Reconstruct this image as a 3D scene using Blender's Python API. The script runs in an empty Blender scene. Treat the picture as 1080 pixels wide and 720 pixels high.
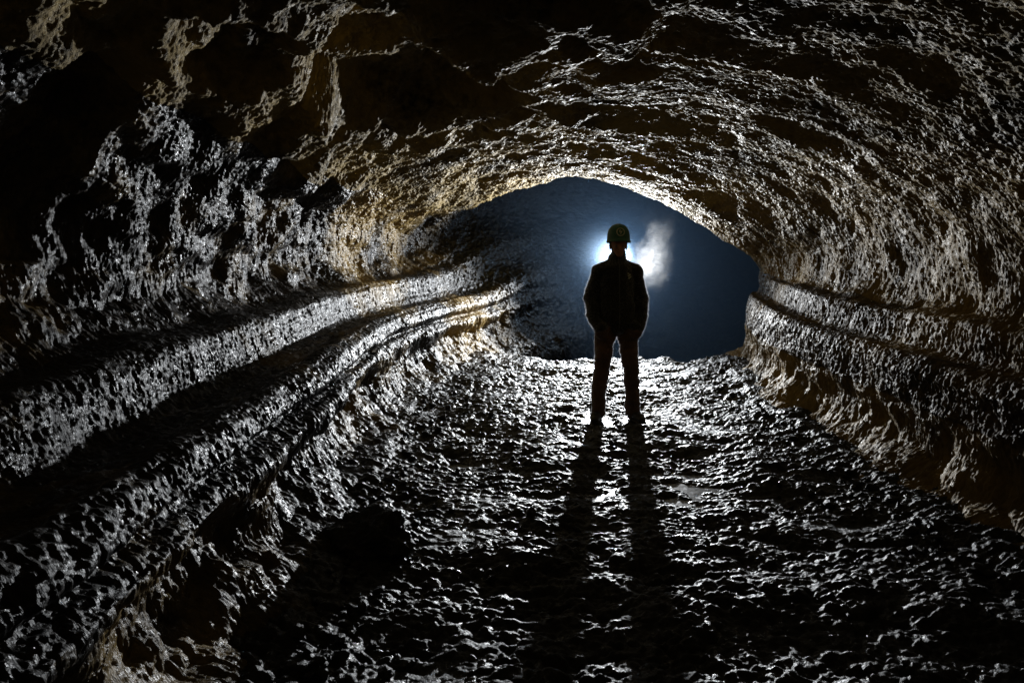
import bpy, bmesh, math, random
import numpy as np
from mathutils import Vector

random.seed(7)
RNG = np.random.default_rng(11)
S = bpy.context.scene
COL = S.collection

# ------------------------------------------------------------------ render
S.render.engine = 'CYCLES'
S.cycles.use_denoising = True
S.cycles.max_bounces = 6
S.cycles.diffuse_bounces = 4
S.cycles.glossy_bounces = 3
S.cycles.transmission_bounces = 4
S.cycles.volume_bounces = 1
S.cycles.transparent_max_bounces = 8
S.cycles.sample_clamp_indirect = 8.0
S.cycles.volume_step_rate = 1.0
S.cycles.volume_max_steps = 256
S.view_settings.view_transform = 'Standard'
S.view_settings.look = 'None'
S.view_settings.exposure = 0.0
S.view_settings.gamma = 1.0

# ------------------------------------------------------------------ noise
def _tables(seed):
    r = np.random.default_rng(seed)
    p = r.permutation(256).astype(np.int32)
    return np.concatenate([p, p]), r.normal(size=(256, 3)).astype(np.float32)

def perlin(P, seed=0):
    """3-D gradient noise, about -1..1, P is (..., 3)."""
    perm, g = _tables(seed)
    g = g / np.linalg.norm(g, axis=1, keepdims=True)
    sh = P.shape[:-1]
    P = P.reshape(-1, 3).astype(np.float32)
    i = np.floor(P).astype(np.int32)
    f = P - i
    u = f * f * f * (f * (f * 6 - 15) + 10)
    i &= 255
    out = np.zeros(len(P), np.float32)
    for dx in (0, 1):
        wx = u[:, 0] if dx else 1 - u[:, 0]
        a = perm[(i[:, 0] + dx) & 255]
        for dy in (0, 1):
            wy = u[:, 1] if dy else 1 - u[:, 1]
            b = perm[a + ((i[:, 1] + dy) & 255)]
            for dz in (0, 1):
                wz = u[:, 2] if dz else 1 - u[:, 2]
                h = perm[b + ((i[:, 2] + dz) & 255)]
                gg = g[h]
                d = (gg[:, 0] * (f[:, 0] - dx) + gg[:, 1] * (f[:, 1] - dy)
                     + gg[:, 2] * (f[:, 2] - dz))
                out += wx * wy * wz * d
    return (out * 1.6).reshape(sh)

def fbm(P, seed, octaves=3, gain=0.5):
    a, s, o = 1.0, 1.0, 0
    for k in range(octaves):
        o = o + a * perlin(P * s, seed + k)
        a *= gain
        s *= 2.03
    return o

def worley(X, Y, seed):
    """2-D cellular lumps: rounded bump height 0..1 with a random size per cell."""
    r = np.random.default_rng(seed)
    T = r.random((64, 64, 3)).astype(np.float32)
    ix = np.floor(X).astype(np.int32)
    iy = np.floor(Y).astype(np.int32)
    out = np.zeros(X.shape, np.float32)
    for dx in (-1, 0, 1):
        for dy in (-1, 0, 1):
            c = T[(ix + dx) & 63, (iy + dy) & 63]
            d2 = (X - ix - dx - c[..., 0]) ** 2 + (Y - iy - dy - c[..., 1]) ** 2
            rad = 0.35 + 0.5 * c[..., 2]
            h = np.sqrt(np.clip(1 - d2 / (rad * rad), 0, 1)) * rad
            out = np.maximum(out, h)
    return out

def sstep(a, b, x):
    t = np.clip((x - a) / (b - a), 0, 1)
    return t * t * (3 - 2 * t)

# ------------------------------------------------------------------ helpers
def link(o, parent=None):
    COL.objects.link(o)
    if parent is not None:
        o.parent = parent
    return o

def tag(o, label=None, cat=None, kind=None, group=None):
    if label: o['label'] = label
    if cat: o['category'] = cat
    if kind: o['kind'] = kind
    if group: o['group'] = group
    return o

def grid_mesh(name, P, mat, flip=False, parent=None):
    ny, nx = P.shape[:2]
    idx = np.arange(ny * nx, dtype=np.int32).reshape(ny, nx)
    q = np.stack([idx[:-1, :-1], idx[:-1, 1:], idx[1:, 1:], idx[1:, :-1]], -1).reshape(-1, 4)
    if flip:
        q = q[:, ::-1]
    me = bpy.data.meshes.new(name)
    me.vertices.add(ny * nx)
    me.vertices.foreach_set('co', P.reshape(-1).astype(np.float32))
    me.loops.add(q.size)
    me.loops.foreach_set('vertex_index', q.reshape(-1))
    me.polygons.add(len(q))
    me.polygons.foreach_set('loop_start', np.arange(0, q.size, 4, dtype=np.int32))
    me.polygons.foreach_set('use_smooth', np.ones(len(q), bool))
    me.update(calc_edges=True)
    me.materials.append(mat)
    return link(bpy.data.objects.new(name, me), parent)

def bm_object(name, bm, mat, parent=None, smooth=True):
    me = bpy.data.meshes.new(name)
    bm.to_mesh(me)
    bm.free()
    for p in me.polygons:
        p.use_smooth = smooth
    me.materials.append(mat)
    return link(bpy.data.objects.new(name, me), parent)

# ------------------------------------------------------------------ materials
def new_mat(name):
    m = bpy.data.materials.new(name)
    m.use_nodes = True
    nt = m.node_tree
    return m, nt, nt.nodes['Principled BSDF']

def N(nt, t, **kw):
    n = nt.nodes.new(t)
    for k, v in kw.items():
        setattr(n, k, v)
    return n

def rock_material(name, scale, dark, mid, ochre, ochre_lo, ochre_hi, rough=(0.28, 0.6), bump=0.015, spec=.5, tint=(1, 1, 1)):
    m, nt, b = new_mat(name)
    L = nt.links.new
    tc = N(nt, 'ShaderNodeTexCoord')
    mp = N(nt, 'ShaderNodeMapping')
    mp.inputs['Scale'].default_value = scale
    L(tc.outputs['Object'], mp.inputs['Vector'])
    # colour: dark basalt, greyer crust, ochre mineral patches
    n1 = N(nt, 'ShaderNodeTexNoise'); n1.inputs['Scale'].default_value = 7; n1.inputs['Detail'].default_value = 6
    n1.inputs['Roughness'].default_value = 0.65
    L(mp.outputs['Vector'], n1.inputs['Vector'])
    r1 = N(nt, 'ShaderNodeValToRGB')
    r1.color_ramp.elements[0].position = 0.38; r1.color_ramp.elements[0].color = (*dark, 1)
    r1.color_ramp.elements[1].position = 0.66; r1.color_ramp.elements[1].color = (*mid, 1)
    L(n1.outputs['Fac'], r1.inputs['Fac'])
    n2 = N(nt, 'ShaderNodeTexNoise'); n2.inputs['Scale'].default_value = 1.1; n2.inputs['Detail'].default_value = 7
    n2.inputs['Roughness'].default_value = 0.68
    L(tc.outputs['Object'], n2.inputs['Vector'])
    mr = N(nt, 'ShaderNodeMapRange')
    mr.inputs['From Min'].default_value = ochre_lo; mr.inputs['From Max'].default_value = ochre_hi
    L(n2.outputs['Fac'], mr.inputs['Value'])
    acc = mr.outputs['Result']
    for (cx, cy, cz, rad, amt) in STAINS:
        di = N(nt, 'ShaderNodeVectorMath', operation='DISTANCE')
        di.inputs[1].default_value = (cx, cy, cz)
        L(tc.outputs['Object'], di.inputs[0])
        m1 = N(nt, 'ShaderNodeMath', operation='MULTIPLY_ADD'); m1.inputs[1].default_value = 3.2; m1.inputs[2].default_value = -1.6
        L(n2.outputs['Fac'], m1.inputs[0])
        m2 = N(nt, 'ShaderNodeMath', operation='MULTIPLY_ADD'); m2.inputs[1].default_value = -1.0 / rad
        L(di.outputs['Value'], m2.inputs[0]); L(m1.outputs[0], m2.inputs[2])
        m3 = N(nt, 'ShaderNodeMapRange'); m3.inputs['From Min'].default_value = -1.15; m3.inputs['From Max'].default_value = -.45
        m3.inputs['To Max'].default_value = amt
        L(m2.outputs[0], m3.inputs['Value'])
        mx = N(nt, 'ShaderNodeMath', operation='MAXIMUM'); L(acc, mx.inputs[0]); L(m3.outputs['Result'], mx.inputs[1])
        acc = mx.outputs[0]
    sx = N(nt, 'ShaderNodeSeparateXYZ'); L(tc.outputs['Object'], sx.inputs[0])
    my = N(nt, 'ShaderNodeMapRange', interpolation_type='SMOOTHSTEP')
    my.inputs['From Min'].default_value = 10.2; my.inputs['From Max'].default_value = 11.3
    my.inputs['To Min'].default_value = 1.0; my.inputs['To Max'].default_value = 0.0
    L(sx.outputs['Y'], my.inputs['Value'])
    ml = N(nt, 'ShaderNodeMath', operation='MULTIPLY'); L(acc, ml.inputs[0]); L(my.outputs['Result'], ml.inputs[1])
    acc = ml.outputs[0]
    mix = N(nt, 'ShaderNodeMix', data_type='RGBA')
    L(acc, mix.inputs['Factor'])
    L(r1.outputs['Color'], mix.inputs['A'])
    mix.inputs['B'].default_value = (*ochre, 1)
    bas = N(nt, 'ShaderNodeMix', data_type='RGBA')              # unlit passage beyond the bend: its darkness painted into the rock colour
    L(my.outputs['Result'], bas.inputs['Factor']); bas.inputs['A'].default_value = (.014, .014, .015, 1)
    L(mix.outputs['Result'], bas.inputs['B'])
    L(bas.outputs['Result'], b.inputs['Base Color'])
    # roughness: wet glaze against dry crust
    n3 = N(nt, 'ShaderNodeTexNoise'); n3.inputs['Scale'].default_value = 5; n3.inputs['Detail'].default_value = 5
    L(mp.outputs['Vector'], n3.inputs['Vector'])
    mr2 = N(nt, 'ShaderNodeMapRange')
    mr2.inputs['From Min'].default_value = 0.35; mr2.inputs['From Max'].default_value = 0.65
    mr2.inputs['To Min'].default_value = rough[0]; mr2.inputs['To Max'].default_value = rough[1]
    L(n3.outputs['Fac'], mr2.inputs['Value'])
    L(mr2.outputs['Result'], b.inputs['Roughness'])
    b.inputs['Specular IOR Level'].default_value = spec
    b.inputs['Specular Tint'].default_value = (*tint, 1)
    # fine relief
    n4 = N(nt, 'ShaderNodeTexNoise'); n4.inputs['Scale'].default_value = 24; n4.inputs['Detail'].default_value = 5
    n4.inputs['Roughness'].default_value = 0.6
    L(mp.outputs['Vector'], n4.inputs['Vector'])
    bp = N(nt, 'ShaderNodeBump'); bp.inputs['Strength'].default_value = 1.0
    bp.inputs['Distance'].default_value = bump
    L(n4.outputs['Fac'], bp.inputs['Height'])
    n5 = N(nt, 'ShaderNodeTexNoise'); n5.inputs['Scale'].default_value = 70; n5.inputs['Detail'].default_value = 3
    L(mp.outputs['Vector'], n5.inputs['Vector'])
    bp2 = N(nt, 'ShaderNodeBump'); bp2.inputs['Strength'].default_value = 0.9
    bp2.inputs['Distance'].default_value = bump * .45
    L(n5.outputs['Fac'], bp2.inputs['Height']); L(bp.outputs['Normal'], bp2.inputs['Normal'])
    L(bp2.outputs['Normal'], b.inputs['Normal'])
    return m

STAINS = ((-1.6, 8.2, 1.75, .9, 1.0), (-1.0, 9.4, 2.0, .8, 1.0), (-.45, 9.3, .5, .75, .9), (1.6, 6.2, 2.8, 1.5, .75),
          (.2, 9.0, 2.5, .8, .7), (2.9, 6.8, 2.2, 1.1, .7), (3.4, 5.2, 1.25, .9, .6), (-.1, 3.9, 2.9, .9, .8), (3.3, 4.2, 1.5, 1.0, .45))
BASALT = (0.016, 0.015, 0.015)
CRUST = (0.055, 0.050, 0.046)
OCHRE = (0.31, 0.21, 0.068)
BROWN = (0.205, 0.158, 0.09)
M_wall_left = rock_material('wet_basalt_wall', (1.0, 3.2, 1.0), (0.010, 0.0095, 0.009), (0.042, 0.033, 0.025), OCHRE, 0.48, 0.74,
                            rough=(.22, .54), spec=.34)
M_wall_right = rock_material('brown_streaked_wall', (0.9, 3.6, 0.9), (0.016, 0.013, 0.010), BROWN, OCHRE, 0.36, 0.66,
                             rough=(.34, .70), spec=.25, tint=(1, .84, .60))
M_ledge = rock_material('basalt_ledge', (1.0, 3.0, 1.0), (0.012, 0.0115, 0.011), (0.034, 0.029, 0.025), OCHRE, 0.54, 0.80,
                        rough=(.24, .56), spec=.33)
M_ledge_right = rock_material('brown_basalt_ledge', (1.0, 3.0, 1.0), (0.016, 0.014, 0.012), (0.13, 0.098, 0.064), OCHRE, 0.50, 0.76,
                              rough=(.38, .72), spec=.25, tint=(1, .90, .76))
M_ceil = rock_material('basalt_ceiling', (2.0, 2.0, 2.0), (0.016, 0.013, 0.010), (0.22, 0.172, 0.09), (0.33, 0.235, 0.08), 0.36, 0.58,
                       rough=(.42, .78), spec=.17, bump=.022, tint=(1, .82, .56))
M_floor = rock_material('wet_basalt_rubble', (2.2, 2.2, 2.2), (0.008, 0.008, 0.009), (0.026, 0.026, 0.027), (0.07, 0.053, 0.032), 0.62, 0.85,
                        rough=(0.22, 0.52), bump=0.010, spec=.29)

# ------------------------------------------------------------------ camera
EYE = 1.73
cam = bpy.data.cameras.new('camera')
cam.lens = 24.0
cam.sensor_width = 36.0
cam.shift_y = -110 / 1080.0
cam.clip_start = 0.05
cam.clip_end = 200
co = link(bpy.data.objects.new('camera', cam))
co.location = (0, 0, EYE)
co.rotation_euler = (math.radians(90), 0, 0)
S.camera = co

# ------------------------------------------------------------------ the lava tube
# key cross-sections: (x, z) from the left floor edge over the roof to the right floor edge
SEC = {
 3.0: [(-.80,-.12),(-.95,.06),(-1.15,.20),(-1.25,.45),(-1.21,.62),(-1.31,.70),(-1.23,.78),(-1.33,.90),(-1.50,.83),(-1.85,.82),(-1.97,1.08),(-2.25,1.12),(-2.48,1.45),(-2.42,1.9),(-1.95,2.45),(-.95,2.88),
       (.5,2.92),
       (1.7,2.70),(2.5,2.28),(3.02,1.86),(3.36,1.46),(3.42,1.16),(3.30,1.11),(3.22,.86),(3.08,.82),(2.95,.88),(2.84,.76),(2.92,.66),(2.85,.55),(2.86,.35),(2.72,.15),(2.5,.04),(2.3,-.12)],
 7.0: [(-.85,-.12),(-1.0,.06),(-1.18,.18),(-1.25,.42),(-1.22,.62),(-1.30,.70),(-1.22,.78),(-1.33,.92),(-1.50,.86),(-1.75,.86),(-1.87,1.14),(-2.15,1.18),(-2.38,1.45),(-2.32,1.85),(-1.8,2.3),(-.9,2.66),
       (.5,2.87),
       (1.75,2.76),(2.8,2.42),(3.4,1.95),(3.54,1.5),(3.38,1.16),(3.18,1.12),(3.08,.88),(2.96,.84),(2.84,.9),(2.75,.78),(2.82,.68),(2.76,.55),(2.78,.35),(2.66,.15),(2.5,.04),(2.3,-.12)],
 8.6: [(-.5,-.12),(-.62,.06),(-.80,.18),(-.88,.42),(-.85,.60),(-.93,.68),(-.86,.77),(-.97,.90),(-1.12,.85),(-1.4,.88),(-1.52,1.18),(-1.8,1.22),(-2.02,1.48),(-1.96,1.8),(-1.4,2.2),(-.5,2.55),
       (.6,2.72),
       (1.7,2.55),(2.6,2.15),(3.25,1.75),(3.55,1.42),(3.5,1.18),(3.4,1.15),(3.35,.9),(3.22,.86),(3.1,.92),(3.0,.80),(3.06,.68),(3.0,.55),(3.02,.35),(2.92,.15),(2.75,.04),(2.55,-.12)],
 10.0: [(.1,-.12),(-.05,.06),(-.28,.16),(-.40,.42),(-.37,.58),(-.45,.67),(-.38,.76),(-.50,.88),(-.65,.84),(-.9,.90),(-1.02,1.18),(-1.3,1.24),(-1.6,1.5),(-1.5,1.76),(-.85,2.1),(-.05,2.42),
       (.72,2.62),
       (1.6,2.38),(2.5,1.94),(3.1,1.54),(3.40,1.36),(3.49,1.24),(3.50,1.18),(3.51,1.0),(3.49,.90),(3.45,.93),(3.40,.82),(3.44,.7),(3.40,.55),(3.40,.35),(3.36,.15),(3.1,.04),(2.9,-.12)],
}
def shifted(sec, dx_l, dx_r, up):
    n = len(sec)
    out = []
    for k, (x, z) in enumerate(sec):
        t = k / (n - 1)
        w = sstep(0.3, 0.7, np.float32(t))
        arch = math.sin(math.pi * t) ** 2
        out.append((x + dx_l * (1 - w) + dx_r * w, z + up * arch))
    return out
for k_ in SEC:                                      # calmer right-hand ledge
    q_ = list(SEC[k_])
    q_[24] = (q_[24][0], q_[24][1] + .035); q_[26] = (q_[26][0] + .02, q_[26][1]); q_[27] = (q_[27][0] - .05, q_[27][1])
    q_[2] = (q_[2][0] - .02, q_[2][1]); q_[3] = (q_[3][0] - .065, q_[3][1]); q_[4] = (q_[4][0] + .01, q_[4][1]); q_[5] = (q_[5][0] - .01, q_[5][1])
    SEC[k_] = q_
SEC[-3.0] = SEC[3.0]
SEC[10.5] = shifted(SEC[10.0], .28, .6, .10)
SEC[11.6] = shifted(SEC[10.0], .7, 1.7, .7)
SEC[13.2] = shifted(SEC[10.0], 2.0, 4.2, .9)
SEC[15.0] = shifted(SEC[10.0], 6.4, 9.0, .8)
SEC[18.0] = shifted(SEC[10.0], 12.0, 15.0, .6)
SEC[25.0] = shifted(SEC[10.0], 22.0, 25.0, .5)
for k_ in SEC:                                      # the floor falls away behind the flash: walls reach down with it
    if k_ > 10.2:
        q_ = list(SEC[k_]); lowz = -.35 if k_ < 11 else -1.25
        q_[0] = (q_[0][0], lowz); q_[-1] = (q_[-1][0], lowz)
        SEC[k_] = q_
for k_ in SEC:                                      # the benches die out where the passage turns off
    if k_ > 12:
        q_ = list(SEC[k_])
        for i_ in range(3, 11):
            t_ = (i_ - 2) / 9.0
            q_[i_] = (q_[2][0] * (1 - t_) + q_[11][0] * t_ - .06 * math.sin(math.pi * t_), q_[2][1] * (1 - t_) + q_[11][1] * t_)
        SEC[k_] = q_
KEYS = sorted(SEC)
CP = np.array([SEC[k] for k in KEYS], np.float64)      # (nk, 33, 2)
NP = CP.shape[1]
LEFT_LEDGE = (4, 11)      # control-point spans
RIGHT_LEDGE = (21, 28)
LEFT_TOP, RIGHT_TOP = 14, 18

YS = np.concatenate([np.arange(-2.5, 1.2, .10), np.arange(1.2, 5.0, .0058), np.arange(5.0, 10.9, .0088),
                     np.arange(10.9, 15.5, .016), np.arange(15.5, 20.0, .12)])

def rows_at(Y):
    """control points for every Y row, smoothed along Y."""
    yy = np.linspace(-3, 25, 1400)
    out = np.empty((len(Y), NP, 2))
    ker = np.exp(-0.5 * (np.arange(-40, 41) / 18.0) ** 2); ker /= ker.sum()
    for k in range(NP):
        for c in range(2):
            v = np.interp(yy, KEYS, CP[:, k, c])
            v = np.convolve(np.pad(v, 40, mode='edge'), ker, mode='valid')
            out[:, k, c] = np.interp(Y, yy, v)
    return out

RES = 0.0085
R = rows_at(YS)
seglen = np.sqrt(((CP[:, 1:] - CP[:, :-1]) ** 2).sum(-1)).max(0)
prof, wpar = [], []
for k in range(NP - 1):
    n = max(4, int(math.ceil(seglen[k] / RES)))
    p0 = R[:, max(k - 1, 0)]; p1 = R[:, k]; p2 = R[:, k + 1]; p3 = R[:, min(k + 2, NP - 1)]
    l0 = np.linalg.norm(p1 - p0, axis=1) + 1e-6; l1 = np.linalg.norm(p2 - p1, axis=1) + 1e-6; l2 = np.linalg.norm(p3 - p2, axis=1) + 1e-6
    # non-uniform Catmull-Rom tangents
    def tang(a, b, c, la, lb):
        return ((b - a) / la[:, None] * lb[:, None] + (c - b) / lb[:, None] * la[:, None]) / (la + lb)[:, None]
    m1 = tang(p0, p1, p2, l0, l1) * l1[:, None] if k > 0 else (p2 - p1)
    m2 = tang(p1, p2, p3, l1, l2) * l1[:, None] if k < NP - 2 else (p2 - p1)
    last = (k == NP - 2)
    for t in np.linspace(0, 1, n + 1)[: (n + 1 if last else n)]:
        h00 = 2 * t ** 3 - 3 * t ** 2 + 1; h10 = t ** 3 - 2 * t ** 2 + t
        h01 = -2 * t ** 3 + 3 * t ** 2; h11 = t ** 3 - t ** 2
        prof.append(h00 * p1 + h10 * m1 + h01 * p2 + h11 * m2)
        wpar.append(k + t)
prof = np.stack(prof, 1)                      # (ny, nj, 2)
wpar = np.array(wpar)
ny, nj = prof.shape[:2]
P = np.empty((ny, nj, 3), np.float32)
P[..., 0] = prof[..., 0]; P[..., 1] = YS[:, None]; P[..., 2] = prof[..., 1]
U = np.zeros((ny, nj), np.float32)            # arc length over the profile
U[:, 1:] = np.cumsum(np.linalg.norm(np.diff(prof, axis=1), axis=2), axis=1)

def normals(P):
    a = np.gradient(P, axis=0); b = np.gradient(P, axis=1)
    n = np.cross(b, a)
    return n / (np.linalg.norm(n, axis=-1, keepdims=True) + 1e-9)

Nn = normals(P)
# orient towards the inside of the tube
ctr = np.array([0.8, 0, 1.3], np.float32)
flipn = np.sign(((ctr - P[ny // 3, nj // 2]) * Nn[ny // 3, nj // 2])[[0, 2]].sum())
Nn = Nn * flipn

def span(a, b, soft=0.6):
    return sstep(a - soft, a + soft, wpar) * (1 - sstep(b - soft, b + soft, wpar))
w_ledge = (span(3.6, 10.6) + span(21.4, 28.4))[None, :]
w_ceil = span(13.2, 18.8, 1.0)[None, :]
w_wall = np.clip(1 - w_ceil - w_ledge * 0.8, 0, 1)
w_left = (1 - sstep(15.0, 17.0, wpar))[None, :]
w_upleft = span(11.5, 16.2, 0.7)[None, :]
Yg = np.broadcast_to(YS[:, None], (ny, nj)).astype(np.float32)
far = sstep(9.0, 12.0, Yg)

# large lumps and hollows (positive = into the tube)
D = np.zeros((ny, nj), np.float32)
big = fbm(P * np.float32(0.85) + 3.1, 21, 3, 0.5)
D += big * (0.05 + 0.015 * w_ceil + 0.04 * w_wall) * (1 - 0.5 * w_ledge)
bil = np.abs(fbm(P * np.array([1.3, 1.15, 1.3], np.float32) + 9.7, 31, 3, 0.5))
D += -(0.30 - bil) * 0.22 * w_upleft * (1 - far) * sstep(8.3, 6.5, Yg)
med = fbm(P * np.float32(3.1), 41, 3, 0.55)
D += med * (0.020 + 0.006 * w_ceil + 0.012 * w_wall + 0.018 * w_upleft) * (1 - 0.6 * w_ledge)
# the big dark hollow in the roof, upper left, with a hanging block nearer the camera
def blob(x, y, rx, ry, amp, nz=0.35):
    wob = perlin(P * np.float32(1.6) + np.float32(x * 7.1 + y), 77) * nz
    q = ((P[..., 0] - x) / rx) ** 2 + ((P[..., 1] - y) / ry) ** 2
    return amp * (1 - sstep(0.35, 1.35, q + wob)) * (P[..., 2] > 1.6)
D += blob(-0.75, 4.9, 0.62, 1.15, -0.42)
D += blob(-0.25, 5.6, 0.40, 0.65, -0.30)
D += blob(-1.45, 3.7, 0.30, 0.55, -0.25)
D += blob(-2.2, 3.3, 0.45, 0.35, -0.22)
D += blob(0.05, 3.75, 0.75, 0.45, 0.12)
D += blob(3.45, 3.9, 0.5, 0.22, -0.16)
D += blob(2.35, 5.4, 0.4, 0.45, -0.07)
# scalloped flow lips that cross the roof
ph = (Yg + 0.25 * perlin(P * np.float32(1.1) + 5.0, 51) - 0.25 * (P[..., 0] - 1.3) ** 2) / 0.85
saw = ph - np.floor(ph)
lip = np.where(saw < 0.82, saw / 0.82, (1 - saw) / 0.18)
lipmask = np.exp(-((P[..., 0] - 1.35) / 0.8) ** 2) * sstep(3.6, 4.4, Yg) * (1 - sstep(8.0, 9.5, Yg)) * w_ceil
D += (lip - 0.5) * 0.09 * lipmask
# step shadow under the wall above each ledge and grooves along it
groove = 0.012 * perlin(np.stack([U * 16, Yg * 0.5, U * 0 + 2], -1), 61)
near_l = 1 - .7 * sstep(6.0, 8.5, Yg)
D += groove * w_ledge * (1 - sstep(9.5, 10.5, Yg)) + w_ledge * near_l * (0.014 * fbm(P * np.float32(2.6) + 7.7, 62, 3) + .018 * perlin(P * np.float32(.9) + 2.2, 63))
lo = (span(0, 4.2, .4) + span(27.8, 32, .4))[None, :]
D += lo * 0.05 * fbm(P * np.float32(2.0) + 1.7, 65, 3)
D += lo * 0.03 * (worley(U * 7, Yg * 6.0, 66) - .3)

D *= 1 - .35 * sstep(10.3, 11.5, Yg)
P1 = P + Nn * D[..., None]
N1 = normals(P1) * flipn
# drip streaks and knobs: short along the tube, long down the wall
E = np.zeros((ny, nj), np.float32)
warp = perlin(P * np.float32(4.0) + 0.5, 71) * 0.7 + perlin(P * np.float32(11.0) + 1.5, 72) * 0.35
slant = P[..., 2] * 0.25
def streak(lu, ly, seed):
    return perlin(np.stack([U / lu + warp * 0.4, (Yg + slant * 0.3) / ly + warp, U * 0 + seed * 0.37], -1), seed)
iso = perlin(P1 * np.float32(14.0), 84); iso2 = perlin(P1 * np.float32(31.0), 85); iso3 = perlin(P1 * np.float32(60.0), 86)
# walls: long fine drips
s1 = streak(0.15, 0.030, 81); s2 = streak(0.085, 0.0165, 82); s3 = streak(0.042, 0.0105, 83)
E += w_wall * (0.0075 * s1 + 0.0090 * (0.5 - np.abs(s2)) + 0.0055 * s3)
E += 0.35 * w_ceil * (0.0075 * s1 + 0.0090 * (0.5 - np.abs(s2)))
# ledges: shorter, rougher runs
s4 = streak(0.075, 0.030, 88); s5 = streak(0.040, 0.0155, 89)
E += w_ledge * (0.0070 * s4 + 0.0075 * (0.5 - np.abs(s5)) + 0.004 * s3)
E *= 1 - sstep(9.8, 10.8, Yg)                    # no drips beyond the bend, broken rock instead
farw = sstep(9.8, 10.8, Yg)
E += farw * (0.030 * perlin(P1 * np.float32(5.0), 93) + 0.022 * iso + 0.012 * iso2)
E += w_wall * (0.004 * iso + 0.006 * iso2 + 0.004 * iso3)
E += w_ledge * (0.003 * iso + 0.006 * iso2 + 0.004 * iso3)
E += w_ceil * (0.007 * iso + 0.012 * iso2 + 0.007 * iso3)
pit = sstep(.25, .7, perlin(P1 * np.float32(9.0), 87))          # vesicles and broken-off flakes
E -= 0.018 * pit * (0.5 * w_wall + .7 * w_ceil + .25 * w_ledge)
P2 = (P1 + N1 * E[..., None]).astype(np.float32)
P2[:, :, :] = np.where(np.isfinite(P2), P2, P1)

def strip(name, a, b, mat):
    j = np.where((wpar >= a - 1e-6) & (wpar <= b + 1e-6))[0]
    return P2[:, j[0]:j[-1] + 1], mat
def put(name, a, b, mat):
    j = np.where((wpar >= a - 1e-6) & (wpar <= b + 1e-6))[0]
    return grid_mesh(name, P2[:, j[0]:j[-1] + 1], mat, flip=(flipn < 0))

def joined_two(name, spans, mat):
    obs = [put(name, a, b, mat) for a, b in spans]
    bm = bmesh.new()
    for o in obs:
        bm.from_mesh(o.data)
    me = obs[0].data
    bm.to_mesh(me); bm.free()
    for o in obs[1:]:
        d = o.data
        bpy.data.objects.remove(o); bpy.data.meshes.remove(d)
    return obs[0]

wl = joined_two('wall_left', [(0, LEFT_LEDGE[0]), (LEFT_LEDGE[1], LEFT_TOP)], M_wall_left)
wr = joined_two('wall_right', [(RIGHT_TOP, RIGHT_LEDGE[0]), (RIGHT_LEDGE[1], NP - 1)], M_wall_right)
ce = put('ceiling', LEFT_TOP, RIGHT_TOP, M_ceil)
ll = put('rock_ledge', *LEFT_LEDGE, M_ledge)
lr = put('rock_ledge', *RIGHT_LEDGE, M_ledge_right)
tag(wl, 'dark wet lava tube wall on the left with glinting drip streaks', None, 'structure')
tag(wr, 'brown glinting lava tube wall on the right covered in drip streaks', None, 'structure')
tag(ce, 'arched rock ceiling with dark hollows and ochre patches', None, 'structure')
tag(ll, 'broad shiny rock ledge with a raised rail, curving along the left wall', 'rock ledge', group='lava ledges along the cave walls')
tag(lr, 'narrow rock ledge with a thin bright lip along the right wall', 'rock ledge', group='lava ledges along the cave walls')

# ------------------------------------------------------------------ floor
YF = np.concatenate([np.arange(-2.5, 1.8, .10), np.arange(1.8, 5.2, .007), np.arange(5.2, 10.9, .011),
                     np.arange(10.9, 20.0, .10)])
RF = rows_at(YF)
x0 = RF[:, 1, 0] - 0.30 - .6 * sstep(10.5, 12, YF); x1 = RF[:, NP - 2, 0] + 0.30
nf = 480
t = np.linspace(0, 1, nf)
FX = (x0[:, None] * (1 - t) + x1[:, None] * t).astype(np.float32)
FY = np.broadcast_to(YF[:, None], FX.shape).astype(np.float32)
def p2(fx, fy, seed, z=0.0):
    return perlin(np.stack([FX * fx, FY * fy, FX * 0 + z], -1), seed)
H = 0.045 * p2(.8, .8, 101) + 0.042 * p2(1.9, 2.3, 102)
wx = FX + 0.03 * p2(9, 9, 103) + .012 * p2(24, 24, 114); wy = FY + 0.03 * p2(9, 9, 104) + .012 * p2(24, 24, 115)
lump = sstep(-.15, .5, p2(1.1, 1.5, 105))              # heaps of clinker
mud = sstep(.05, .55, p2(1.5, 2.6, 116))               # smoother silted patches
mid = sstep(-.45, .35, p2(3.4, 4.5, 112)) * (1 - .9 * mud)
H += (worley(wx / .24, wy / .17, 106) - .35) * 0.055 * lump
H += (worley(wx / .11, wy / .075, 117) - .35) * 0.031 * mid
H += (worley(wx / .060, wy / .045, 107) - .35) * 0.019 * (.35 + .65 * mid)
H += (worley(wx / .034, wy / .027, 108) - .35) * 0.011 * (1 - .6 * mud)
H += (0.020 * (.4 - np.abs(p2(6, 11, 113))) + 0.012 * p2(16, 22, 109) + 0.008 * p2(38, 48, 110)) * (1 - .5 * mud)
# ropy cross ridges in the middle distance
rope = sstep(3.0, 3.8, FY) * (1 - sstep(5.4, 6.2, FY))
H += rope * 0.022 * (0.4 - np.abs(p2(1.1, 6.5, 111)))*1.6
# shallow basin that holds the water
def dip(x, y, rx, ry, a):
    q = ((FX - x) / rx) ** 2 + ((FY - y) / ry) ** 2
    return -a * np.exp(-q * 1.5)
PUD = ((1.35, 4.50, .55, .20), (1.10, 5.02, .36, .13), (.42, 4.55, .26, .26), (-.62, 5.15, .26, .12), (.95, 4.75, .5, .25), (2.25, 2.78, .3, .12))
for (x, y, rx, ry) in PUD:
    q = ((FX - x) / rx) ** 2 + ((FY - y) / ry) ** 2 + .8 * p2(4, 6, 118)
    k = np.exp(-np.clip(q, 0, 9) * .8)
    H = H * (1 - .20 * k) - .036 * k
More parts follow.
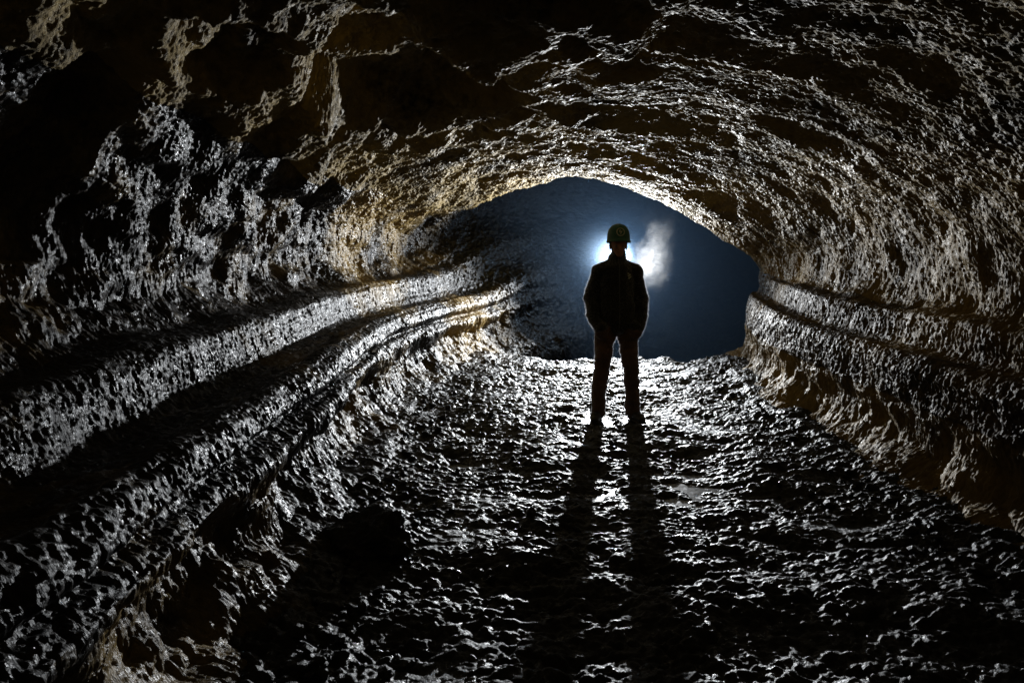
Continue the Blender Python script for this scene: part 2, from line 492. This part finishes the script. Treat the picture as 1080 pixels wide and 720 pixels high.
# rises towards both walls, drops behind the flash
edge = np.minimum(FX - x0[:, None] - .30, x1[:, None] - .30 - FX)
H += 0.10 * np.exp(-np.clip(edge, 0, 9) / 0.22)
H += -1.0 * sstep(9.3, 11.2, FY + .45 * p2(.8, .8, 121) + .18 * p2(3.1, 3.1, 122)) ** 1.3
H += .11 * (worley(wx / .34, wy / .30, 123) - .2) * sstep(8.6, 9.3, FY) * sstep(.0, .5, p2(1.3, 1.3, 124))
# footing under the man's boots
PX, PY = 1.0, 6.49
for fx_, fy_ in ((-.20, -.05), (.17, -.05)):
    q = ((FX - PX - fx_) / .12) ** 2 + ((FY - PY - fy_) / .20) ** 2
    w = 1 - sstep(0.8, 2.2, q)
    H = H * (1 - w) + w * (-0.008 + 0.15 * np.clip(H, -.03, .03))
FP = np.stack([FX, FY, H.astype(np.float32)], -1)
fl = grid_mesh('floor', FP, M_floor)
tag(fl, 'dark wet rubble floor of the lava tube', None, 'structure')

# standing water in the hollows of the floor
mw, nt, b = new_mat('cave_water')
b.inputs['Base Color'].default_value = (0.02, 0.022, 0.024, 1)
b.inputs['Roughness'].default_value = 0.27
nw = N(nt, 'ShaderNodeTexNoise'); nw.inputs['Scale'].default_value = 14; nw.inputs['Detail'].default_value = 3
tcw = N(nt, 'ShaderNodeTexCoord'); nt.links.new(tcw.outputs['Object'], nw.inputs['Vector'])
bw = N(nt, 'ShaderNodeBump'); bw.inputs['Distance'].default_value = 0.01; bw.inputs['Strength'].default_value = 0.5
nt.links.new(nw.outputs['Fac'], bw.inputs['Height']); nt.links.new(bw.outputs['Normal'], b.inputs['Normal'])
bm = bmesh.new()
for x, y, rx, ry in PUD:
    z = -.030
    rx *= 1.5; ry *= 1.6
    vs = []
    for k in range(28):
        a = 2 * math.pi * k / 28
        r = 1 + .12 * math.sin(3 * a + x * 5) + .07 * math.sin(5 * a + y)
        vs.append(bm.verts.new((x + rx * r * math.cos(a), y + ry * r * math.sin(a), z - 0.0007 * len(bm.faces))))
    bm.faces.new(vs)
wa = bm_object('water', bm, mw, smooth=False)
tag(wa, 'shallow water glinting between the floor rubble', None, 'structure')

# ------------------------------------------------------------------ a boulder by the left wall
def rock_object(name, loc, size, seed, mat):
    bm = bmesh.new()
    bmesh.ops.create_icosphere(bm, subdivisions=6, radius=1)
    V = np.array([v.co[:] for v in bm.verts], np.float32)
    # facet it a little, then roughen
    r = np.random.default_rng(seed)
    n = r.normal(size=(22, 3)); n /= np.linalg.norm(n, axis=1, keepdims=True)
    d = r.uniform(.58, .92, 22)
    dots = V @ n.T
    k = np.where(dots > d, d / np.maximum(dots, 1e-6), 1).min(1)
    V *= k[:, None].astype(np.float32)
    V += V * (0.16 * fbm(V * 1.8 + seed, seed, 3) + 0.05 * perlin(V * 8, seed + 5) + .04 * perlin(V * 18, seed + 6))[:, None]
    V *= np.array(size, np.float32)
    for v, c in zip(bm.verts, V):
        v.co = c
    o = bm_object(name, bm, mat)
    o.location = loc
    return o
bo = rock_object('boulder', (-.80, 3.72, .06), (.26, .22, .21), 5, M_floor)
tag(bo, 'dark boulder sitting on the floor rubble near the left wall', 'boulder')

# loose clinker that lies on the floor, thickest along the wall feet
def clinker():
    r = np.random.default_rng(91)
    bm = bmesh.new(); bmesh.ops.create_icosphere(bm, subdivisions=2, radius=1)
    bv = np.array([v.co[:] for v in bm.verts]); bf = np.array([[v.index for v in f.verts] for f in bm.faces]); bm.free()
    Vs, Fs = [], []
    for i in range(900):
        y = r.uniform(2.4, 9.4)
        k = int(np.searchsorted(YF, y)); k = min(k, len(YF) - 1)
        u = r.random()
        if u < .35: f = .09 + abs(r.normal()) * .05
        elif u < .75: f = .91 - abs(r.normal()) * .05
        else: f = r.uniform(.1, .9)
        j = int(np.clip(f, .02, .98) * (nf - 1))
        if abs(FX[k, j] - PX) < .40 and abs(y - PY) < .35: continue
        n = r.normal(size=(9, 3)); n /= np.linalg.norm(n, axis=1, keepdims=True)
        dots = bv @ n.T; d = r.uniform(.5, .9, 9)
        V = bv * np.where(dots > d, d / np.maximum(dots, 1e-6), 1).min(1)[:, None]
        sz = .010 + .010 * r.exponential()
        sz = min(sz, .042)
        a = r.uniform(0, 6.28); c, s_ = math.cos(a), math.sin(a)
        V = V * np.array([1.2, .9, .75]) * sz * (1 + .12 * r.normal(size=(len(bv), 1)))
        V = V @ np.array([[c, s_, 0], [-s_, c, 0], [0, 0, 1]])
        Vs.append(V + np.array([FX[k, j], YF[k], H[k, j] + sz * .35])); Fs.append(bf + len(bv) * (len(Vs) - 1))
    me = bpy.data.meshes.new('clinker')
    me.from_pydata(np.concatenate(Vs).tolist(), [], np.concatenate(Fs).tolist())
    me.materials.append(M_floor)
    return link(bpy.data.objects.new('clinker', me))
tag(clinker(), 'loose lava clinker scattered over the floor', None, 'stuff')

# ------------------------------------------------------------------ the man
def fabric(name, col, rough, sheen, bumpscale=120, bumpd=0.003):
    m, nt, b = new_mat(name)
    n = N(nt, 'ShaderNodeTexNoise'); n.inputs['Scale'].default_value = 9; n.inputs['Detail'].default_value = 5
    tc = N(nt, 'ShaderNodeTexCoord'); nt.links.new(tc.outputs['Object'], n.inputs['Vector'])
    r = N(nt, 'ShaderNodeValToRGB')
    r.color_ramp.elements[0].position = .35; r.color_ramp.elements[0].color = (*[c * .6 for c in col], 1)
    r.color_ramp.elements[1].position = .7; r.color_ramp.elements[1].color = (*[c * 1.3 for c in col], 1)
    nt.links.new(n.outputs['Fac'], r.inputs['Fac']); nt.links.new(r.outputs['Color'], b.inputs['Base Color'])
    b.inputs['Roughness'].default_value = rough
    b.inputs['Sheen Weight'].default_value = sheen
    n2 = N(nt, 'ShaderNodeTexNoise'); n2.inputs['Scale'].default_value = bumpscale; n2.inputs['Detail'].default_value = 3
    nt.links.new(tc.outputs['Object'], n2.inputs['Vector'])
    bp = N(nt, 'ShaderNodeBump'); bp.inputs['Distance'].default_value = bumpd; bp.inputs['Strength'].default_value = .6
    nt.links.new(n2.outputs['Fac'], bp.inputs['Height']); nt.links.new(bp.outputs['Normal'], b.inputs['Normal'])
    return m
M_jacket = fabric('black_fleece', (0.012, 0.012, 0.014), .9, .3)
M_trouser = fabric('brown_canvas', (0.13, 0.068, 0.040), .9, .15)
M_boot = fabric('dark_leather', (0.018, 0.015, 0.013), .5, 0, 60)
M_skin = fabric('skin', (0.46, 0.22, 0.14), .5, 0, 200, .001)
M_hair = fabric('dark_hair', (0.02, 0.014, 0.01), .6, 0)
def plain(name, col, rough, bump=0.0):
    m, nt, b = new_mat(name)
    tc = N(nt, 'ShaderNodeTexCoord')
    n = N(nt, 'ShaderNodeTexNoise'); n.inputs['Scale'].default_value = 30; n.inputs['Detail'].default_value = 4
    nt.links.new(tc.outputs['Object'], n.inputs['Vector'])
    r = N(nt, 'ShaderNodeValToRGB')
    r.color_ramp.elements[0].position = .3; r.color_ramp.elements[0].color = (*[c * .75 for c in col], 1)
    r.color_ramp.elements[1].position = .7; r.color_ramp.elements[1].color = (*col, 1)
    nt.links.new(n.outputs['Fac'], r.inputs['Fac']); nt.links.new(r.outputs['Color'], b.inputs['Base Color'])
    b.inputs['Roughness'].default_value = rough
    return m
M_helmet = plain('green_helmet_shell', (0.022, 0.125, 0.097), .42)
M_emblem = plain('pale_emblem', (0.62, 0.62, 0.5), .6)
M_eye = plain('eye', (0.25, 0.22, 0.2), .2)
M_lip = plain('lips', (0.22, 0.08, 0.06), .5)
M_zip = plain('grey_zip', (0.10, 0.10, 0.11), .35)
mfz, nt, b = new_mat('backlit_fuzz')
nt.nodes.remove(b)
tr = N(nt, 'ShaderNodeBsdfTranslucent'); tr.inputs['Color'].default_value = (.52, .52, .54, 1)
df = N(nt, 'ShaderNodeBsdfDiffuse'); df.inputs['Color'].default_value = (.02, .02, .02, 1)
ad = N(nt, 'ShaderNodeAddShader')
nt.links.new(tr.outputs[0], ad.inputs[0]); nt.links.new(df.outputs[0], ad.inputs[1])
nt.links.new(ad.outputs[0], nt.nodes['Material Output'].inputs['Surface'])

def _ball_template(u=16, v=10):
    V = [(0, 0, 1)]
    for i in range(1, v):
        t = math.pi * i / v
        for k in range(u):
            q = 2 * math.pi * k / u
            V.append((math.sin(t) * math.cos(q), math.sin(t) * math.sin(q), math.cos(t)))
    V.append((0, 0, -1))
    F = [(0, 1 + k, 1 + (k + 1) % u) for k in range(u)]
    for i in range(v - 2):
        a = 1 + i * u
        for k in range(u):
            F.append((a + k, a + u + k, a + u + (k + 1) % u))
            F.append((a + k, a + u + (k + 1) % u, a + (k + 1) % u))
    a = 1 + (v - 2) * u
    F += [(a + k, len(V) - 1, a + (k + 1) % u) for k in range(u)]
    return np.array(V, np.float64), np.array(F, np.int64)
BALL_V, BALL_F = _ball_template()

class Blobs:
    """overlapping ellipsoids and tapered limbs, fused into one skin by a voxel remesh."""
    def __init__(self):
        self.parts = []
    def ball(self, c, r):
        if not hasattr(r, '__len__'): r = (r, r, r)
        self.parts.append(BALL_V * np.array(r) + np.array(c[:]))
    def limb(self, a, b, ra, rb, sq=(1, 1, 1), n=None):
        a = Vector(a); b = Vector(b)
        n = n or max(3, int((b - a).length / (min(ra, rb) * .3)))
        for k in range(n + 1):
            t = k / n
            r = ra + (rb - ra) * t
            self.ball(a.lerp(b, t), (r * sq[0], r * sq[1], r * sq[2]))
    def build(self, name, mat, parent, voxel=.007, smooth=6, wrinkle=None):
        me = bpy.data.meshes.new(name + '_raw')
        nb = len(BALL_V)
        V = np.concatenate(self.parts); F = np.concatenate([BALL_F + k * nb for k in range(len(self.parts))])
        me.from_pydata(V.tolist(), [], F.tolist()); me.update()
        o = bpy.data.objects.new(name + '_raw', me); COL.objects.link(o)
        m = o.modifiers.new('r', 'REMESH'); m.mode = 'VOXEL'; m.voxel_size = voxel
        s = o.modifiers.new('s', 'SMOOTH'); s.iterations = smooth; s.factor = .5
        dg = bpy.context.evaluated_depsgraph_get(); dg.update()
        out = bpy.data.meshes.new_from_object(o.evaluated_get(dg))
        bpy.data.objects.remove(o); bpy.data.meshes.remove(me)
        out.name = name
        if wrinkle:
            n = len(out.vertices)
            V = np.empty(n * 3, np.float32); out.vertices.foreach_get('co', V); V = V.reshape(-1, 3)
            Nv = np.empty(n * 3, np.float32); out.vertices.foreach_get('normal', Nv); Nv = Nv.reshape(-1, 3)
            amp, fx, fz, seed = wrinkle
            d = amp * fbm(V * np.array([fx, fx, fz], np.float32), seed, 3)
            V = V + Nv * d[:, None]
            out.vertices.foreach_set('co', V.reshape(-1).astype(np.float32)); out.update()
        out.polygons.foreach_set('use_smooth', np.ones(len(out.polygons), bool))
        out.materials.clear(); out.materials.append(mat)
        return link(bpy.data.objects.new(name, out), parent)

def add_fuzz(o, count, length, width, seed, spread=.5):
    """short fibres standing on the cloth, part of the garment's own mesh."""
    me = o.data
    r = np.random.default_rng(seed)
    nf_ = len(me.polygons)
    C = np.empty(nf_ * 3, np.float32); me.polygons.foreach_get('center', C); C = C.reshape(-1, 3)
    Nf = np.empty(nf_ * 3, np.float32); me.polygons.foreach_get('normal', Nf); Nf = Nf.reshape(-1, 3)
    A = np.empty(nf_, np.float32); me.polygons.foreach_get('area', A)
    k = r.choice(nf_, count, p=A / A.sum())
    base = C[k] + r.normal(size=(count, 3)) * .003
    d = Nf[k] + r.normal(size=(count, 3)) * spread
    d /= np.linalg.norm(d, axis=1, keepdims=True)
    patch = .45 + .75 * sstep(-.3, .5, perlin(base.astype(np.float32) * 6.0, seed + 40))
    L = (length * patch * r.uniform(.4, 1.2, count))[:, None]
    side = np.cross(d, r.normal(size=(count, 3))); side /= np.linalg.norm(side, axis=1, keepdims=True)
    a = base - side * width / 2 - d * .003; b_ = base + side * width / 2 - d * .003; c = base + d * L
    bm = bmesh.new(); bm.from_mesh(me)
    for i in range(count):
        f = bm.faces.new((bm.verts.new(a[i]), bm.verts.new(b_[i]), bm.verts.new(c[i])))
        f.material_index = 1
    bm.to_mesh(me); bm.free()
    me.materials.append(mfz)

man = bpy.data.objects.new('person', None); COL.objects.link(man)
man.location = (PX, PY, 0)
tag(man, 'person in dark jacket, brown trousers and green helmet standing backlit with hands in pockets', 'person')

# body: one continuous figure, -Y is the front
B = Blobs()
B.ball((0.01, -.005, 1.665), (.074, .094, .105))            # cranium
B.ball((0.01, -.045, 1.625), (.060, .055, .075))            # face
B.ball((0.01, -.052, 1.572), (.040, .042, .036))            # jaw and chin
B.ball((0.01, -.094, 1.664), (.046, .012, .012))            # brow
B.limb((0.01, -.100, 1.655), (0.01, -.118, 1.618), .010, .015)  # nose
for s in (-1, 1):
    B.ball((.01 + s * .034, -.082, 1.622), (.022, .018, .018))   # cheek
    B.ball((.01 + s * .078, .005, 1.640), (.010, .022, .032))    # ear
B.ball((0.01, -.093, 1.587), (.022, .010, .009))
B.limb((.01, .01, 1.57), (.005, .015, 1.42), .058, .066)    # neck
B.limb((0, .01, 1.40), (0, .01, 1.15), .125, .115, (1.3, .85, 1))
B.limb((0, .01, 1.15), (0, .01, .93), .115, .12, (1.2, .85, 1))
JOINTS = {}
for s, hipx, kneex, ankx in ((-1, -.105, -.150, -.178), (1, .095, .128, .148)):
    sh = (s * .178, .012, 1.408 - .006 * s); el = (s * (.240 - .006 * s), .06, 1.13); wr_ = (s * .205, -.045, .935)
    hand = (s * .175, -.085, .875)
    B.limb(sh, el, .055, .042); B.limb(el, wr_, .042, .028)
    B.limb(wr_, hand, .030, .036, (.8, .8, 1))
    # fingers curled inside the pocket, thumb against them
    for f in range(4):
        bx = hand[0] + s * (.022 - .015 * f)
        k1 = (bx, hand[1] - .004, hand[2] - .035); k2 = (bx - s * .006, hand[1] + .012, hand[2] - .060 + .004 * abs(f - 1))
        B.limb((bx, hand[1], hand[2]), k1, .009, .009); B.limb(k1, k2, .009, .007)
    B.limb((hand[0] - s * .03, hand[1] - .01, hand[2] + .02), (hand[0] - s * .05, hand[1] - .015, hand[2] - .02), .010, .009)
    hip = (hipx, .01, .90); kn = (kneex, -.005, .48); an = (ankx, .02, .09)
    B.limb(hip, kn, .078, .05); B.limb(kn, an, .05, .036)
    B.limb(an, (ankx, .02, .055), .036, .034); B.limb((ankx, .02, .05), (ankx + s * .03, -.10, .035), .030, .022)
    JOINTS[s] = (sh, el, wr_, hand, hip, kn, an)
body = B.build('body', M_skin, man, voxel=.006, smooth=4)

bm = bmesh.new()
for s in (-1, 1):
    bmesh.ops.create_uvsphere(bm, u_segments=12, v_segments=8, radius=.011)
    bmesh.ops.translate(bm, verts=bm.verts[-(len(bm.verts) if s == -1 else len(bm.verts) // 2):], vec=(0, 0, 0))
bm.free()
for s in (-1, 1):
    bm = bmesh.new()
    bmesh.ops.create_uvsphere(bm, u_segments=12, v_segments=8, radius=.0115)
    for v in bm.verts: v.co += Vector((.01 + s * .031, -.086, 1.646))
    bm_object('eye', bm, M_eye, man)
B = Blobs()
B.limb((-.010, -.098, 1.588), (.030, -.098, 1.588), .006, .006, (1, .7, .8), 8)
B.build('mouth', M_lip, man, voxel=.003, smooth=2)
# hair below the helmet rim, at the sides and nape
B = Blobs()
B.ball((.01, .022, 1.665), (.081, .084, .085)); B.limb((.01, .05, 1.62), (.01, .05, 1.58), .055, .045)
B.build('hair', M_hair, man, wrinkle=(.004, 60, 30, 3))

# jacket
B = Blobs()
B.limb((0, .01, 1.395), (0, .005, 1.20), .142, .134, (1.2, .88, 1), 10)
B.limb((0, .005, 1.20), (0, .005, .945), .134, .146, (1.18, .92, 1), 10)
B.limb((-.175, .012, 1.415), (.175, .012, 1.415), .060, .060, (1, 1.3, .95), 14)
B.limb((0, .012, 1.44), (.004, .008, 1.545), .100, .080, (1.05, 1.05, .8), 8)      # collar
for s in (-1, 1):
    sh, el, wr_, hand, hip, kn, an = JOINTS[s]
    B.limb((s * .03, .012, 1.485), (s * .165, .012, 1.425), .062, .058, (1, 1.1, .85), 10)                        # trapezius slope
    B.limb((s * .182, .012, 1.40), (s * (.236 - .006 * s), .055, 1.15), .067, .066, n=16)
    B.ball((s * .240, .058, 1.14), (.074, .078, .078))
    B.limb((s * .240, .058, 1.14), (s * .222, -.03, .955), .072, .058, n=12)
    B.limb((s * .222, -.03, .955), (s * .180, -.085, .880), .060, .058, n=10)
    B.ball((s * .252, .07, 1.10), (.050, .06, .05)); B.ball((s * .232, .00, .985), (.066, .07, .03))
for s in (-1, 1):                                                                  # sleeve lies against the body
    B.limb((s * .17, .03, 1.26), (s * .18, .03, .97), .055, .060, (1, .9, 1), 14)
    B.ball((s * .165, -.085, .885), (.070, .062, .062))
jacket = B.build('jacket', M_jacket, man, voxel=.0075, smooth=5, wrinkle=(.011, 7, 12, 15))
add_fuzz(jacket, 44000, .0135, .0015, 3, .40)
# zip, chest badge and pocket zip follow the jacket surface
dgj = bpy.context.evaluated_depsgraph_get(); dgj.update()
def front_y(o, x, z, default=-.14):
    hit, loc, nrm, idx = o.ray_cast(Vector((x, -1, z)), Vector((0, 1, 0)))
    return loc.y if hit else default
B = Blobs()
zs = np.linspace(.83, 1.53, 60)
for z in zs:
    B.ball((.004, front_y(jacket, .004, z) - .001, z), (.006, .006, .008))
B.build('zip', M_zip, jacket, voxel=.003, smooth=2)
B = Blobs()
for k in range(30):
    z = 1.155 + .07 * k / 29; x = -.165 + .012 * k / 29
    B.ball((x, front_y(jacket, x, z) - .001, z), (.005, .005, .006))
B.build('pocket_zip', M_zip, jacket, voxel=.0025, smooth=2)
B = Blobs()
for k in range(5):
    x = .096 + .014 * (k % 2) - .004 * (k // 2); z = 1.345 + .011 * k
    B.ball((x, front_y(jacket, x, z) - .002, z), (.011, .004, .009))
B.build('chest_badge', M_emblem, jacket, voxel=.003, smooth=2)

# trousers
B = Blobs()
B.limb((-.095, .012, .89), (.085, .012, .89), .112, .112, (1, .95, .9), 10)
for s in (-1, 1):
    sh, el, wr_, hand, hip, kn, an = JOINTS[s]
    B.limb((hip[0] * 1.05, .012, .88), (hip[0] * 1.14, .005, .70), .108, .088, n=14)
    B.limb((hip[0] * 1.14, .005, .70), (kn[0], -.01, .47), .088, .074, n=14)
    B.limb((kn[0], -.01, .47), (an[0] * .99, .012, .25), .074, .070, n=12)
    B.limb((an[0] * .99, .012, .25), (an[0], .012, .070), .070, .070, n=10)
    B.ball((s * .160, -.078, .850), (.070, .062, .080)); B.ball((hip[0] * 1.75, .02, .70), (.03, .055, .09))                            # cargo pocket
trousers = B.build('trousers', M_trouser, man, voxel=.007, smooth=5, wrinkle=(.011, 9, 15, 25))
add_fuzz(trousers, 22000, .011, .0014, 4, .40)

# boots
for s in (-1, 1):
    an = JOINTS[s][6]
    B = Blobs()
    tx = an[0] + s * .055
    B.limb((an[0], .03, .13), (an[0], .03, .05), .056, .050, n=5)
    B.limb((an[0], .045, .045), (tx - s * .01, -.10, .045), .048, .050, (1, 1, .9), 12)
    B.limb((tx - s * .01, -.10, .042), (tx, -.155, .036), .050, .040, (1, 1, .8), 6)
    bt = B.build('boot', M_boot, man, voxel=.006, smooth=4, wrinkle=(.003, 30, 30, 8))
    B = Blobs()
    B.limb((an[0], .05, .008), (tx, -.15, .008), .050, .050, (1.02, 1.02, .3), 14)
    B.build('sole', M_boot, bt, voxel=.006, smooth=2)

# helmet
hx, hy, hz = .012, -.005, 1.700
bm = bmesh.new()
rings, seg = [], 40
prof_h = [(.001, .156), (.03, .153), (.060, .142), (.085, .122), (.102, .094), (.110, .062), (.113, .03), (.115, .0),
          (.120, -.008), (.122, -.018), (.120, -.023), (.112, -.018), (.106, .0)]
for r, z in prof_h:
    ring = []
    for k in range(seg):
        a = 2 * math.pi * k / seg
        fr = 1 + .16 * max(0, -math.sin(a)) ** 2 * (1 if z < 0 else 0)             # peak at the front
        ridge = .004 * math.exp(-((math.cos(a) * r) / .02) ** 2) if z > .02 else 0
        ring.append(bm.verts.new((hx + r * .95 * math.cos(a), hy + r * 1.14 * math.sin(a) * fr, hz + z + ridge + .012 * (-math.sin(a)) * (z < .02))))
    rings.append(ring)
for a_, b_ in zip(rings[:-1], rings[1:]):
    for k in range(seg):
        bm.faces.new((a_[k], b_[k], b_[(k + 1) % seg], a_[(k + 1) % seg]))
bm.faces.new(rings[0])
bmesh.ops.recalc_face_normals(bm, faces=bm.faces)
helmet = bm_object('helmet', bm, M_helmet, man)
# round emblem: ring with a small mark inside, on the helmet's front
ez = hz + .078; ey = hy - 1.14 * .113
bm = bmesh.new()
for k in range(36):
    a = 2 * math.pi * k / 36
    for rr, dy in ((.031, .004), (.031, -.004), (.039, -.004), (.039, .004)):
        bm.verts.new((hx + rr * math.cos(a), ey + dy + .55 * max(0, rr * math.sin(a)), ez + rr * math.sin(a)))
bm.verts.ensure_lookup_table()
for k in range(36):
    k2 = (k + 1) % 36
    for q in range(4):
        q2 = (q + 1) % 4
        bm.faces.new((bm.verts[k * 4 + q], bm.verts[k * 4 + q2], bm.verts[k2 * 4 + q2], bm.verts[k2 * 4 + q]))
bmesh.ops.recalc_face_normals(bm, faces=bm.faces)
em = bm_object('emblem', bm, M_emblem, helmet)
B = Blobs()
for a, b_ in (((-.002, .018), (-.010, .004)), ((-.010, .004), (.006, -.002)), ((.006, -.002), (.000, -.018)), ((.006, -.002), (.012, .008))):
    B.limb((hx + a[0], ey + .55 * max(0, a[1]), ez + a[1]), (hx + b_[0], ey + .55 * max(0, b_[1]), ez + b_[1]), .0052, .0048, (1, .8, 1), 6)
B.build('emblem_mark', M_emblem, em, voxel=.002, smooth=2)
# chin strap
B = Blobs()
for s in (-1, 1):
    B.limb((.01 + s * .082, -.02, 1.70), (.01 + s * .068, -.045, 1.60), .006, .006, n=16)
    B.limb((.01 + s * .068, -.045, 1.60), (.01, -.075, 1.545), .006, .006, n=14)
B.build('chin_strap', M_jacket, helmet, voxel=.003, smooth=2)

# ------------------------------------------------------------------ mist
def mist_box(name, lo_, hi_, mat):
    bm = bmesh.new()
    bmesh.ops.create_cube(bm, size=1)
    for v in bm.verts:
        v.co = Vector([lo_[i] + (v.co[i] + .5) * (hi_[i] - lo_[i]) for i in range(3)])
    return bm_object(name, bm, mat, smooth=False)
def volume_mat(name, col, dens, aniso):
    m = bpy.data.materials.new(name); m.use_nodes = True
    nt = m.node_tree
    nt.nodes.remove(nt.nodes['Principled BSDF'])
    v = N(nt, 'ShaderNodeVolumePrincipled')
    v.inputs['Color'].default_value = (*col, 1)
    v.inputs['Density'].default_value = dens
    v.inputs['Anisotropy'].default_value = aniso
    nt.links.new(v.outputs[0], nt.nodes['Material Output'].inputs['Volume'])
    return m, nt, v
M_mist, _, _ = volume_mat('blue_cave_mist', (.46, .65, .88), .19, .1)
mi = mist_box('mist', (-3.5, 11.57, -1.4), (15.0, 19.8, 4.3), M_mist)
tag(mi, 'bluish mist filling the tunnel behind the person', None, 'stuff')

# wisp of breath drifting up at the man's left shoulder
M_wisp, nt, v = volume_mat('pale_vapour', (.95, .93, .90), 1.0, .2)
tc = N(nt, 'ShaderNodeTexCoord')
mp = N(nt, 'ShaderNodeMapping'); mp.inputs['Scale'].default_value = (2.9, 2.4, 1.5)
mp.inputs['Rotation'].default_value = (0, .35, 0)
nt.links.new(tc.outputs['Object'], mp.inputs['Vector'])
nn = N(nt, 'ShaderNodeTexNoise'); nn.inputs['Scale'].default_value = 2.0; nn.inputs['Detail'].default_value = 6; nn.inputs['Distortion'].default_value = 1.6
nt.links.new(mp.outputs['Vector'], nn.inputs['Vector'])
mr = N(nt, 'ShaderNodeMapRange'); mr.inputs['From Min'].default_value = .34; mr.inputs['From Max'].default_value = .78
mr.inputs['To Max'].default_value = .9
nt.links.new(nn.outputs['Fac'], mr.inputs['Value'])
# thins out towards the edge of the plume
ln = N(nt, 'ShaderNodeVectorMath', operation='LENGTH')
sc = N(nt, 'ShaderNodeVectorMath', operation='DIVIDE'); sc.inputs[1].default_value = (.36, .38, .92)
nw_ = N(nt, 'ShaderNodeTexNoise'); nw_.inputs['Scale'].default_value = 2.6; nw_.inputs['Detail'].default_value = 3
nt.links.new(tc.outputs['Object'], nw_.inputs['Vector'])
of = N(nt, 'ShaderNodeVectorMath', operation='MULTIPLY_ADD'); of.inputs[1].default_value = (.75, .5, .5); of.inputs[2].default_value = (-.375, -.25, -.25)
nt.links.new(nw_.outputs['Color'], of.inputs[0])
av = N(nt, 'ShaderNodeVectorMath', operation='ADD')
nt.links.new(of.outputs[0], av.inputs[0]); nt.links.new(tc.outputs['Object'], av.inputs[1])
nt.links.new(av.outputs[0], sc.inputs[0]); nt.links.new(sc.outputs[0], ln.inputs[0])
fo = N(nt, 'ShaderNodeMapRange', interpolation_type='SMOOTHERSTEP'); fo.inputs['From Min'].default_value = .0; fo.inputs['From Max'].default_value = 1.0
fo.inputs['To Min'].default_value = 1.0; fo.inputs['To Max'].default_value = 0.0
nt.links.new(ln.outputs['Value'], fo.inputs['Value'])
mu = N(nt, 'ShaderNodeMath', operation='MULTIPLY')
nt.links.new(mr.outputs['Result'], mu.inputs[0]); nt.links.new(fo.outputs['Result'], mu.inputs[1])
nt.links.new(mu.outputs[0], v.inputs['Density'])
bm = bmesh.new()
bmesh.ops.create_icosphere(bm, subdivisions=3, radius=1)
for q in bm.verts:
    q.co = Vector((q.co.x * .62, q.co.y * .5, q.co.z * 1.1))
wi = bm_object('vapour', bm, M_wisp)
wi.location = (2.30, 10.8, 1.50)
wi.rotation_euler = (0, math.radians(8), 0)
tag(wi, 'pale wisp of vapour drifting beside the person in the backlight', None, 'stuff')

# ------------------------------------------------------------------ light
LX, LY, LZ = 1.91, 12.0, 1.37
sp = bpy.data.lights.new('backlight', 'SPOT')
sp.energy = 3250
sp.color = (.94, .97, 1.0)
sp.spot_size = math.radians(102)
sp.spot_blend = 1.0
sp.shadow_soft_size = .06
so = link(bpy.data.objects.new('backlight', sp))
so.location = (LX, LY, LZ)
d = Vector((-2.3, 0.0, 1.95)) - Vector((LX, LY, LZ))
so.rotation_euler = d.to_track_quat('-Z', 'Y').to_euler()
pl = bpy.data.lights.new('backlight_spill', 'POINT')
pl.energy = 44
pl.color = (.62, .80, 1.0)
pl.shadow_soft_size = .06
po = link(bpy.data.objects.new('backlight_spill', pl))
po.location = (LX, LY + .08, LZ)

w = bpy.data.worlds.new('World'); S.world = w
w.use_nodes = True
w.node_tree.nodes['Background'].inputs['Color'].default_value = (1.0, .85, .68, 1)
w.node_tree.nodes['Background'].inputs['Strength'].default_value = .03  # added dim warm fill, reaches the front through the tube's open end
